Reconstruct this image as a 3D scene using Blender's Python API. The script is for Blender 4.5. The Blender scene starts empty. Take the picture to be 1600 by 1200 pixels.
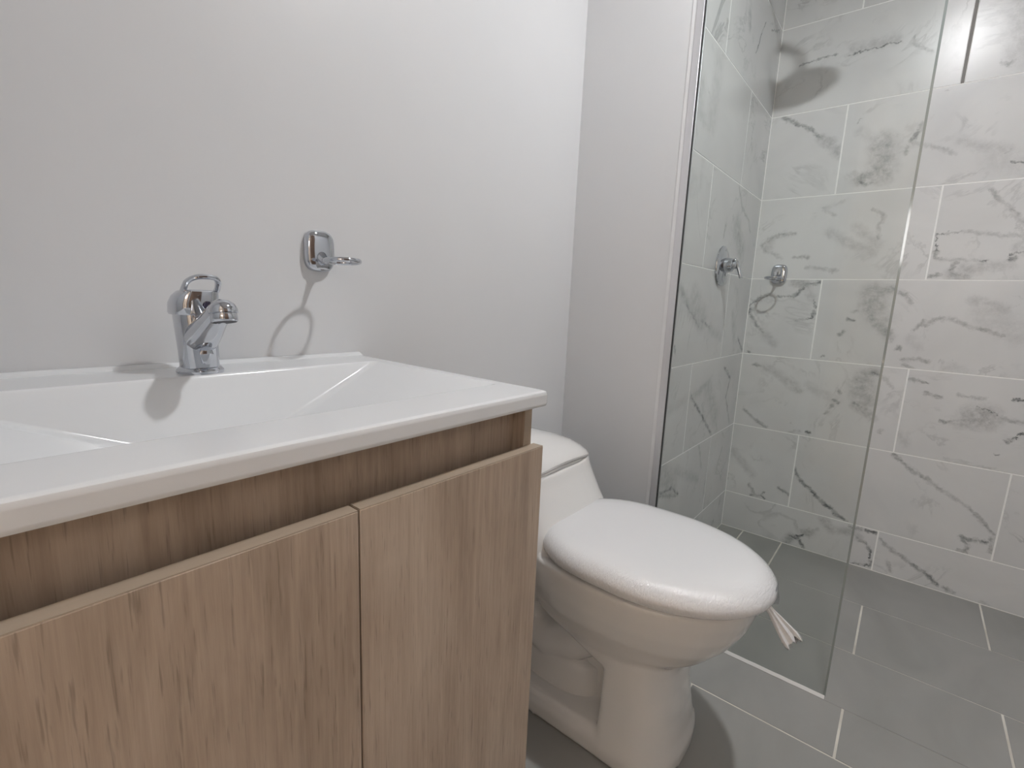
import bpy, bmesh, math, random
from mathutils import Vector, Matrix, noise
PI = math.pi
random.seed(7)
SC = bpy.context.scene
COL = SC.collection
# ------------------------------------------------------------------ camera, world, exposure
CAM = (-.54951, -.85362, .94231)
YAW, PIT, ROL, FPX = math.radians(39.2155), math.radians(-9.9769), math.radians(2.4284), 752.78
fw = Vector((math.cos(YAW)*math.cos(PIT), math.sin(YAW)*math.cos(PIT), math.sin(PIT)))
rt = fw.cross(Vector((0, 0, 1))).normalized(); up = rt.cross(fw)
r2 = rt*math.cos(ROL)+up*math.sin(ROL); u2 = -rt*math.sin(ROL)+up*math.cos(ROL)
cd = bpy.data.cameras.new('camera'); cam = bpy.data.objects.new('camera', cd); COL.objects.link(cam)
mw = Matrix((r2, u2, -fw)).transposed().to_4x4(); mw.translation = Vector(CAM); cam.matrix_world = mw
cd.sensor_width = 36; cd.lens = FPX/1600*36; cd.clip_start = .01
SC.camera = cam
wd = bpy.data.worlds.new('world'); SC.world = wd; wd.use_nodes = True
wd.node_tree.nodes['Background'].inputs[0].default_value = (.8, .85, .9, 1)
wd.node_tree.nodes['Background'].inputs[1].default_value = .05
SC.view_settings.view_transform = 'Standard'; SC.view_settings.look = 'None'
SC.view_settings.gamma = 1; SC.view_settings.use_curve_mapping = False
SC.view_settings.exposure = 0.0
LAMP = (.40, -.86, 2.27); LAMP_R = .042; LAMP_STRENGTH = 850.0; HALL_FILL_STRENGTH = 180.0; LAMP_COL = (.975, .985, 1, 1)
# ------------------------------------------------------------------ helpers
def mesh_obj(name, bm, mat, parent=None, smooth=False, bevel=0, seg=2):
    me = bpy.data.meshes.new(name); bmesh.ops.recalc_face_normals(bm, faces=bm.faces); bm.to_mesh(me); bm.free()
    if smooth:
        for p in me.polygons: p.use_smooth = True
        if not bevel: me.set_sharp_from_angle(angle=math.radians(42))
    o = bpy.data.objects.new(name, me); COL.objects.link(o)
    for m in (mat if isinstance(mat, (list, tuple)) else [mat]): me.materials.append(m)
    if parent is not None: o.parent = parent
    if bevel:
        b = o.modifiers.new('bevel', 'BEVEL'); b.width = bevel; b.segments = seg; b.limit_method = 'ANGLE'; b.angle_limit = math.radians(40)
        b.harden_normals = False
        for p in me.polygons: p.use_smooth = True
        me.set_sharp_from_angle(angle=math.radians(40)) if hasattr(me, 'set_sharp_from_angle') else None
    return o
def tag(o, label=None, cat=None, group=None, kind=None):
    if label: o['label'] = label
    if cat: o['category'] = cat
    if group: o['group'] = group
    if kind: o['kind'] = kind
    return o
def thing(name, loc, label, cat, group=None):
    o = bpy.data.objects.new(name, None); COL.objects.link(o); o.location = loc; o.empty_display_size = .05
    return tag(o, label, cat, group)
def bx(bm, x0, x1, y0, y1, z0, z1):
    v = [bm.verts.new((x, y, z)) for x in (x0, x1) for y in (y0, y1) for z in (z0, z1)]
    for f in ((0, 1, 3, 2), (4, 6, 7, 5), (0, 4, 5, 1), (2, 3, 7, 6), (0, 2, 6, 4), (1, 5, 7, 3)): bm.faces.new([v[i] for i in f])
def box(name, mat, b, parent=None, bevel=0, seg=2):
    bm = bmesh.new(); bx(bm, *b); return mesh_obj(name, bm, mat, parent, bevel=bevel, seg=seg)
def loft(bm, rings, cap0=True, cap1=True, closed=True):
    R = [[bm.verts.new(p) for p in r] for r in rings]
    n = len(R[0])
    for a, b in zip(R, R[1:]):
        for i in range(n if closed else n-1):
            j = (i+1) % n; bm.faces.new((a[i], a[j], b[j], b[i]))
    if cap0: bm.faces.new(R[0])
    if cap1: bm.faces.new(R[-1])
    return R
def tube(bm, pts, rad, n=12, closed=False, flat=1.0, upv=Vector((0, 0, 1))):
    pts = [Vector(p) for p in pts]; m = len(pts); rings = []
    for i, p in enumerate(pts):
        a = pts[(i-1) % m] if closed or i else pts[0]; b = pts[(i+1) % m] if closed or i < m-1 else pts[-1]
        t = (b-a).normalized(); s = t.cross(upv)
        if s.length < 1e-4: s = t.cross(Vector((1, 0, 0)))
        s.normalize(); w = s.cross(t).normalized(); r = rad[i] if isinstance(rad, (list, tuple)) else rad
        rings.append([p+s*math.cos(2*PI*k/n)*r+w*math.sin(2*PI*k/n)*r*flat for k in range(n)])
    if closed: rings.append(None)
    V = [[bm.verts.new(q) for q in r] for r in rings if r]
    if closed: V.append(V[0])
    for a, b in zip(V, V[1:]):
        for k in range(n): bm.faces.new((a[k], a[(k+1) % n], b[(k+1) % n], b[k]))
    if not closed: bm.faces.new(V[0]); bm.faces.new(V[-1])
def lathe(bm, prof, c, axis='Z', n=32):
    rings = []
    for r, h in prof:
        q = []
        for k in range(n):
            a = 2*PI*k/n; u, v = r*math.cos(a), r*math.sin(a)
            q.append({'Z': (c[0]+u, c[1]+v, c[2]+h), 'Y': (c[0]+u, c[1]+h, c[2]+v), 'X': (c[0]+h, c[1]+u, c[2]+v)}[axis])
        rings.append(q)
    loft(bm, rings)
def superell(cx, cy, z, a, b, e=2.0, n=48):
    out = []
    for k in range(n):
        t = 2*PI*k/n; c, s = math.cos(t), math.sin(t)
        out.append(Vector((cx+a*math.copysign(abs(c)**(2/e), c), cy+b*math.copysign(abs(s)**(2/e), s), z)))
    return out
# ------------------------------------------------------------------ materials
def new_mat(name, col, rough=.5, spec=.5, metal=0, coat=0):
    m = bpy.data.materials.new(name); m.use_nodes = True; b = m.node_tree.nodes['Principled BSDF']
    b.inputs['Base Color'].default_value = (*col, 1); b.inputs['Roughness'].default_value = rough
    b.inputs['Metallic'].default_value = metal; b.inputs['Specular IOR Level'].default_value = spec
    b.inputs['Coat Weight'].default_value = coat; b.inputs['Coat Roughness'].default_value = .07
    return m
def nd(nt, t, **kw):
    n = nt.nodes.new(t)
    for k, v in kw.items():
        if k in n.inputs: n.inputs[k].default_value = v
        else: setattr(n, k, v)
    return n
def lk(nt, a, b): nt.links.new(a, b)
def noise_col(m, c0, c1, scale=(5, 5, 5), detail=6, lo=.3, hi=.7, bump=0, bscale=None, dist=0):
    nt = m.node_tree; b = nt.nodes['Principled BSDF']
    tc = nd(nt, 'ShaderNodeTexCoord'); mp = nd(nt, 'ShaderNodeMapping'); mp.inputs['Scale'].default_value = scale
    lk(nt, tc.outputs['Object'], mp.inputs[0])
    nz = nd(nt, 'ShaderNodeTexNoise', Scale=1.0, Detail=detail, Distortion=dist); lk(nt, mp.outputs[0], nz.inputs[0])
    r = nd(nt, 'ShaderNodeMapRange'); r.inputs[1].default_value = lo; r.inputs[2].default_value = hi; lk(nt, nz.outputs[0], r.inputs[0])
    mx = nd(nt, 'ShaderNodeMix', data_type='RGBA'); mx.inputs['A'].default_value = (*c0, 1); mx.inputs['B'].default_value = (*c1, 1)
    lk(nt, r.outputs[0], mx.inputs['Factor']); lk(nt, mx.outputs['Result'], b.inputs['Base Color'])
    if bump:
        n2 = nz
        if bscale:
            mp2 = nd(nt, 'ShaderNodeMapping'); mp2.inputs['Scale'].default_value = bscale; lk(nt, tc.outputs['Object'], mp2.inputs[0])
            n2 = nd(nt, 'ShaderNodeTexNoise', Scale=1.0, Detail=3.0); lk(nt, mp2.outputs[0], n2.inputs[0])
        bp = nd(nt, 'ShaderNodeBump', Strength=bump); bp.inputs['Distance'].default_value = .002
        lk(nt, n2.outputs[0], bp.inputs['Height']); lk(nt, bp.outputs[0], b.inputs['Normal'])
    return m
PAINT = noise_col(new_mat('white_wall_paint', (.8, .8, .8), .42, .35), (.695, .70, .71), (.72, .722, .73), (2.2, 2.2, 2.2), bump=.03, bscale=(140, 140, 140))
PAINT_WARM = noise_col(new_mat('white_ceiling_paint', (.8, .8, .8), .6, .3), (.78, .77, .76), (.80, .795, .79), (2, 2, 2))
GROUT_W = new_mat('pale_wall_grout', (.95, .945, .93), .8, .2)
GROUT_F = noise_col(new_mat('cream_floor_grout', (.6, .58, .53), .85, .2), (.60, .57, .51), (.84, .81, .74), (9, 9, 9))
GROUT_D = new_mat('grey_joint_grout', (.30, .29, .28), .85, .2)
FLOOR = noise_col(new_mat('grey_floor_tile_face', (.2, .2, .19), .42, .4), (.30, .298, .28), (.37, .363, .345), (3, 5, 3), bump=.08, bscale=(60, 60, 60), dist=.6)
CERAMIC = new_mat('white_glazed_ceramic', (.775, .785, .795), .22, .5, coat=.35)
PORCELAIN = new_mat('white_toilet_porcelain', (.80, .785, .765), .10, .5, coat=.6)
CHROME = new_mat('polished_chrome', (.58, .60, .64), .07, .5, metal=1)
DARKCH = new_mat('dark_chrome', (.12, .11, .16), .15, .5, metal=1)
DOORW = new_mat('dark_brown_door', (.17, .115, .085), .4, .4)
ALU = new_mat('satin_aluminium', (.70, .70, .72), .38, .5, metal=.45)
SILI = new_mat('white_silicone', (.82, .81, .80), .5)
RUBBER = new_mat('dark_gasket_rubber', (.03, .03, .03), .6)
TRIMW = noise_col(new_mat('white_tile_edge', (.8, .8, .81), .35), (.74, .74, .75), (.82, .82, .83), (8, 8, 14))
AERATOR = new_mat('dark_aerator_mesh', (.04, .04, .045), .5, metal=.5)
def wood_mat(name, tint=1.0, plain=False):
    m = new_mat(name, (.3, .2, .15), .48, .35); nt = m.node_tree; b = nt.nodes['Principled BSDF']
    tc = nd(nt, 'ShaderNodeTexCoord')
    def nz(sc, det, dist=0.0, rough=.6):
        mp = nd(nt, 'ShaderNodeMapping'); mp.inputs['Scale'].default_value = sc; lk(nt, tc.outputs['Object'], mp.inputs[0])
        n = nd(nt, 'ShaderNodeTexNoise', Scale=1.0, Detail=det, Distortion=dist, Roughness=rough); lk(nt, mp.outputs[0], n.inputs[0]); return n
    big = nz((11, 11, 1.5), 5, 1.2); fine = nz((170, 170, 5.5), 4, .3, .7); blot = nz((5, 5, 3), 4, .5); pore = nz((420, 420, 22), 2, 0, .5)
    cr = nd(nt, 'ShaderNodeValToRGB'); e = cr.color_ramp.elements
    e[0].position = .32; e[0].color = (.205*tint, .154*tint, .115*tint, 1); e[1].position = .68; e[1].color = (.440*tint, .365*tint, .290*tint, 1)
    k = cr.color_ramp.elements.new(.5); k.color = (.325*tint, .256*tint, .198*tint, 1)
    a1 = nd(nt, 'ShaderNodeMath', operation='MULTIPLY_ADD'); lk(nt, big.outputs[0], a1.inputs[0]); a1.inputs[1].default_value = .45
    a2 = nd(nt, 'ShaderNodeMath', operation='MULTIPLY'); lk(nt, fine.outputs[0], a2.inputs[0]); a2.inputs[1].default_value = .32
    lk(nt, a2.outputs[0], a1.inputs[2])
    a3 = nd(nt, 'ShaderNodeMath', operation='MULTIPLY_ADD'); lk(nt, blot.outputs[0], a3.inputs[0]); a3.inputs[1].default_value = .23; lk(nt, a1.outputs[0], a3.inputs[2])
    lk(nt, a3.outputs[0], cr.inputs[0])
    pr = nd(nt, 'ShaderNodeMapRange'); pr.inputs[1].default_value = .60; pr.inputs[2].default_value = .72; pr.inputs[3].default_value = 1; pr.inputs[4].default_value = .72; lk(nt, pore.outputs[0], pr.inputs[0])
    mm = nd(nt, 'ShaderNodeVectorMath', operation='SCALE'); lk(nt, cr.outputs[0], mm.inputs[0]); lk(nt, pr.outputs[0], mm.inputs['Scale'])
    lk(nt, mm.outputs[0], b.inputs['Base Color'])
    bp = nd(nt, 'ShaderNodeBump', Strength=.12); bp.inputs['Distance'].default_value = .0008; lk(nt, fine.outputs[0], bp.inputs['Height']); lk(nt, bp.outputs[0], b.inputs['Normal'])
    return m
WOOD = wood_mat('oak_laminate', 1.38)
HALL = new_mat('hallway_cream_paint', (.74, .685, .62), .7, .2); HALLF = new_mat('hallway_floor', (.34, .26, .19), .5)
EDGE = noise_col(new_mat('beige_edge_banding', (.45, .37, .29), .5, .3), (.40, .325, .25), (.47, .385, .30), (6, 40, 40))
def glass_mat(name, tint, refl=.05, gain=.55):
    m = bpy.data.materials.new(name); m.use_nodes = True; nt = m.node_tree; nt.nodes.clear()
    out = nd(nt, 'ShaderNodeOutputMaterial'); tr = nd(nt, 'ShaderNodeBsdfTransparent'); tr.inputs[0].default_value = (*tint, 1)
    gl = nd(nt, 'ShaderNodeBsdfGlossy'); gl.inputs['Roughness'].default_value = .01
    lw = nd(nt, 'ShaderNodeLayerWeight'); lw.inputs[0].default_value = .5
    p = nd(nt, 'ShaderNodeMath', operation='POWER'); lk(nt, lw.outputs['Facing'], p.inputs[0]); p.inputs[1].default_value = 4
    q = nd(nt, 'ShaderNodeMath', operation='MULTIPLY_ADD'); lk(nt, p.outputs[0], q.inputs[0]); q.inputs[1].default_value = gain; q.inputs[2].default_value = refl
    mx = nd(nt, 'ShaderNodeMixShader'); lk(nt, q.outputs[0], mx.inputs[0]); lk(nt, tr.outputs[0], mx.inputs[1]); lk(nt, gl.outputs[0], mx.inputs[2])
    lk(nt, mx.outputs[0], out.inputs[0]); return m
GLASS = glass_mat('clear_green_glass', (.955, .968, .962), .012, .30)
GLASS_EDGE = new_mat('ground_glass_edge', (.27, .30, .29), .10, .9, coat=1)
FILM = glass_mat('thin_plastic_film', (.93, .94, .96), .14, .5)
# marble: soft clouds for every tile, plus veins drawn at their place on the wall (u = along the wall, z)
def vein_group():
    g = bpy.data.node_groups.new('vein_segment', 'ShaderNodeTree'); I = g.interface
    for n, t in (('P', 'NodeSocketVector'), ('A', 'NodeSocketVector'), ('B', 'NodeSocketVector'), ('Width', 'NodeSocketFloat'), ('Soft', 'NodeSocketFloat'), ('Strength', 'NodeSocketFloat'), ('Prev', 'NodeSocketFloat')):
        I.new_socket(n, in_out='INPUT', socket_type=t)
    I.new_socket('Value', in_out='OUTPUT', socket_type='NodeSocketFloat')
    gi = g.nodes.new('NodeGroupInput'); go = g.nodes.new('NodeGroupOutput')
    def vm(op, a, b=None):
        n = g.nodes.new('ShaderNodeVectorMath'); n.operation = op; g.links.new(a, n.inputs[0])
        if b is not None: g.links.new(b, n.inputs[1])
        return n
    pa = vm('SUBTRACT', gi.outputs['P'], gi.outputs['A']); ba = vm('SUBTRACT', gi.outputs['B'], gi.outputs['A'])
    d1 = vm('DOT_PRODUCT', pa.outputs[0], ba.outputs[0]); d2 = vm('DOT_PRODUCT', ba.outputs[0], ba.outputs[0])
    dv = g.nodes.new('ShaderNodeMath'); dv.operation = 'DIVIDE'; dv.use_clamp = True
    g.links.new(d1.outputs['Value'], dv.inputs[0]); g.links.new(d2.outputs['Value'], dv.inputs[1])
    sc = g.nodes.new('ShaderNodeVectorMath'); sc.operation = 'SCALE'; g.links.new(ba.outputs[0], sc.inputs[0]); g.links.new(dv.outputs[0], sc.inputs['Scale'])
    df = vm('DISTANCE', pa.outputs[0], sc.outputs[0])
    sb = g.nodes.new('ShaderNodeMath'); sb.operation = 'SUBTRACT'; g.links.new(df.outputs['Value'], sb.inputs[0]); g.links.new(gi.outputs['Width'], sb.inputs[1])
    mr = g.nodes.new('ShaderNodeMapRange'); mr.interpolation_type = 'SMOOTHSTEP'; g.links.new(sb.outputs[0], mr.inputs[0]); mr.inputs[1].default_value = 0
    g.links.new(gi.outputs['Soft'], mr.inputs[2]); g.links.new(gi.outputs['Strength'], mr.inputs[3]); mr.inputs[4].default_value = 0
    mxn = g.nodes.new('ShaderNodeMath'); mxn.operation = 'MAXIMUM'; g.links.new(mr.outputs[0], mxn.inputs[0]); g.links.new(gi.outputs['Prev'], mxn.inputs[1])
    g.links.new(mxn.outputs[0], go.inputs[0]); return g
VG = vein_group()
WS = {'T': (.0004, .0045, 1.0), 'M': (.0006, .0105, .95), 'S': (.002, .026, .70), 'W': (.012, .050, .62)}
def marble(name, veins, seed, ax, light=0.0):
    m = new_mat(name, (.6, .6, .6), .27, .42); nt = m.node_tree; b = nt.nodes['Principled BSDF']
    tc = nd(nt, 'ShaderNodeTexCoord'); sx = nd(nt, 'ShaderNodeSeparateXYZ'); lk(nt, tc.outputs['Object'], sx.inputs[0])
    cx = nd(nt, 'ShaderNodeCombineXYZ'); lk(nt, sx.outputs[ax], cx.inputs[0]); lk(nt, sx.outputs['Z'], cx.inputs[1])
    def nz(sc, det, off=0, rough=.6, dist=0.):
        ad = nd(nt, 'ShaderNodeVectorMath', operation='ADD'); lk(nt, cx.outputs[0], ad.inputs[0]); ad.inputs[1].default_value = (seed*3.1+off, seed*1.7, off)
        n = nd(nt, 'ShaderNodeTexNoise', Scale=sc, Detail=det, Roughness=rough, Distortion=dist); lk(nt, ad.outputs[0], n.inputs[0]); return n
    w = nz(48, 8, 4, .75)
    s1 = nd(nt, 'ShaderNodeVectorMath', operation='SUBTRACT'); lk(nt, w.outputs['Color'], s1.inputs[0]); s1.inputs[1].default_value = (.5, .5, .5)
    s2 = nd(nt, 'ShaderNodeVectorMath', operation='MULTIPLY'); lk(nt, s1.outputs[0], s2.inputs[0]); s2.inputs[1].default_value = (.040, .040, 0)
    P = nd(nt, 'ShaderNodeVectorMath', operation='ADD'); lk(nt, cx.outputs[0], P.inputs[0]); lk(nt, s2.outputs[0], P.inputs[1])
    prev = None
    for k, st, pts in veins:
        wd_, so, g = WS[k]
        for a, c in zip(pts, pts[1:]):
            n = nt.nodes.new('ShaderNodeGroup'); n.node_tree = VG; lk(nt, P.outputs[0], n.inputs['P'])
            n.inputs['A'].default_value = (a[0], a[1], 0); n.inputs['B'].default_value = (c[0], c[1]+1e-5, 0)
            n.inputs['Width'].default_value = wd_; n.inputs['Soft'].default_value = so; n.inputs['Strength'].default_value = st*g
            if prev: lk(nt, prev, n.inputs['Prev'])
            prev = n.outputs[0]
    cloud = nz(3.2, 6, 9, .55, .8)
    cm = nd(nt, 'ShaderNodeMapRange'); cm.inputs[1].default_value = .35; cm.inputs[2].default_value = .75; lk(nt, cloud.outputs[0], cm.inputs[0])
    base = nd(nt, 'ShaderNodeMix', data_type='RGBA'); base.inputs['A'].default_value = (.745+light, .745+light, .74+light, 1); base.inputs['B'].default_value = (.655+light, .657+light, .657+light, 1)
    lk(nt, cm.outputs[0], base.inputs['Factor'])
    hz = nz(2.2, 8, 2, .62, 1.6)   # faint hairline veins
    ab = nd(nt, 'ShaderNodeMath', operation='SUBTRACT'); lk(nt, hz.outputs[0], ab.inputs[0]); ab.inputs[1].default_value = .5
    aa = nd(nt, 'ShaderNodeMath', operation='ABSOLUTE'); lk(nt, ab.outputs[0], aa.inputs[0])
    hm = nd(nt, 'ShaderNodeMapRange'); hm.interpolation_type = 'SMOOTHSTEP'; hm.inputs[1].default_value = 0; hm.inputs[2].default_value = .022; hm.inputs[3].default_value = .20 if veins else .36; hm.inputs[4].default_value = 0; lk(nt, aa.outputs[0], hm.inputs[0])
    pt = nz(6, 3, 15)
    pm = nd(nt, 'ShaderNodeMapRange'); pm.inputs[1].default_value = .45; pm.inputs[2].default_value = .62; lk(nt, pt.outputs[0], pm.inputs[0])
    hh = nd(nt, 'ShaderNodeMath', operation='MULTIPLY'); lk(nt, hm.outputs[0], hh.inputs[0]); lk(nt, pm.outputs[0], hh.inputs[1])
    tot = hh.outputs[0]
    if prev:
        v2 = nz(34, 8, 21, .78); vm_ = nd(nt, 'ShaderNodeMapRange'); vm_.inputs[1].default_value = .36; vm_.inputs[2].default_value = .66; vm_.inputs[3].default_value = .12; vm_.inputs[4].default_value = 1.15; lk(nt, v2.outputs[0], vm_.inputs[0])
        vv = nd(nt, 'ShaderNodeMath', operation='MULTIPLY'); lk(nt, prev, vv.inputs[0]); lk(nt, vm_.outputs[0], vv.inputs[1])
        mx_ = nd(nt, 'ShaderNodeMath', operation='MAXIMUM'); lk(nt, vv.outputs[0], mx_.inputs[0]); lk(nt, tot, mx_.inputs[1]); tot = mx_.outputs[0]
    cl = nd(nt, 'ShaderNodeClamp'); lk(nt, tot, cl.inputs[0]); cl.inputs[2].default_value = .93
    fin = nd(nt, 'ShaderNodeMix', data_type='RGBA'); fin.inputs['B'].default_value = (.10, .108, .112, 1)
    lk(nt, cl.outputs[0], fin.inputs['Factor']); lk(nt, base.outputs['Result'], fin.inputs['A']); lk(nt, fin.outputs['Result'], b.inputs['Base Color'])
    gb = nz(7, 2, 31); bp = nd(nt, 'ShaderNodeBump', Strength=.10); bp.inputs['Distance'].default_value = .002; lk(nt, gb.outputs[0], bp.inputs['Height']); lk(nt, bp.outputs[0], b.inputs['Normal'])
    return m
def unpack(v): return [(k, s, [(r[i], r[i+1]) for i in range(0, len(r), 2)]) for k, s, *r in v]
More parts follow.
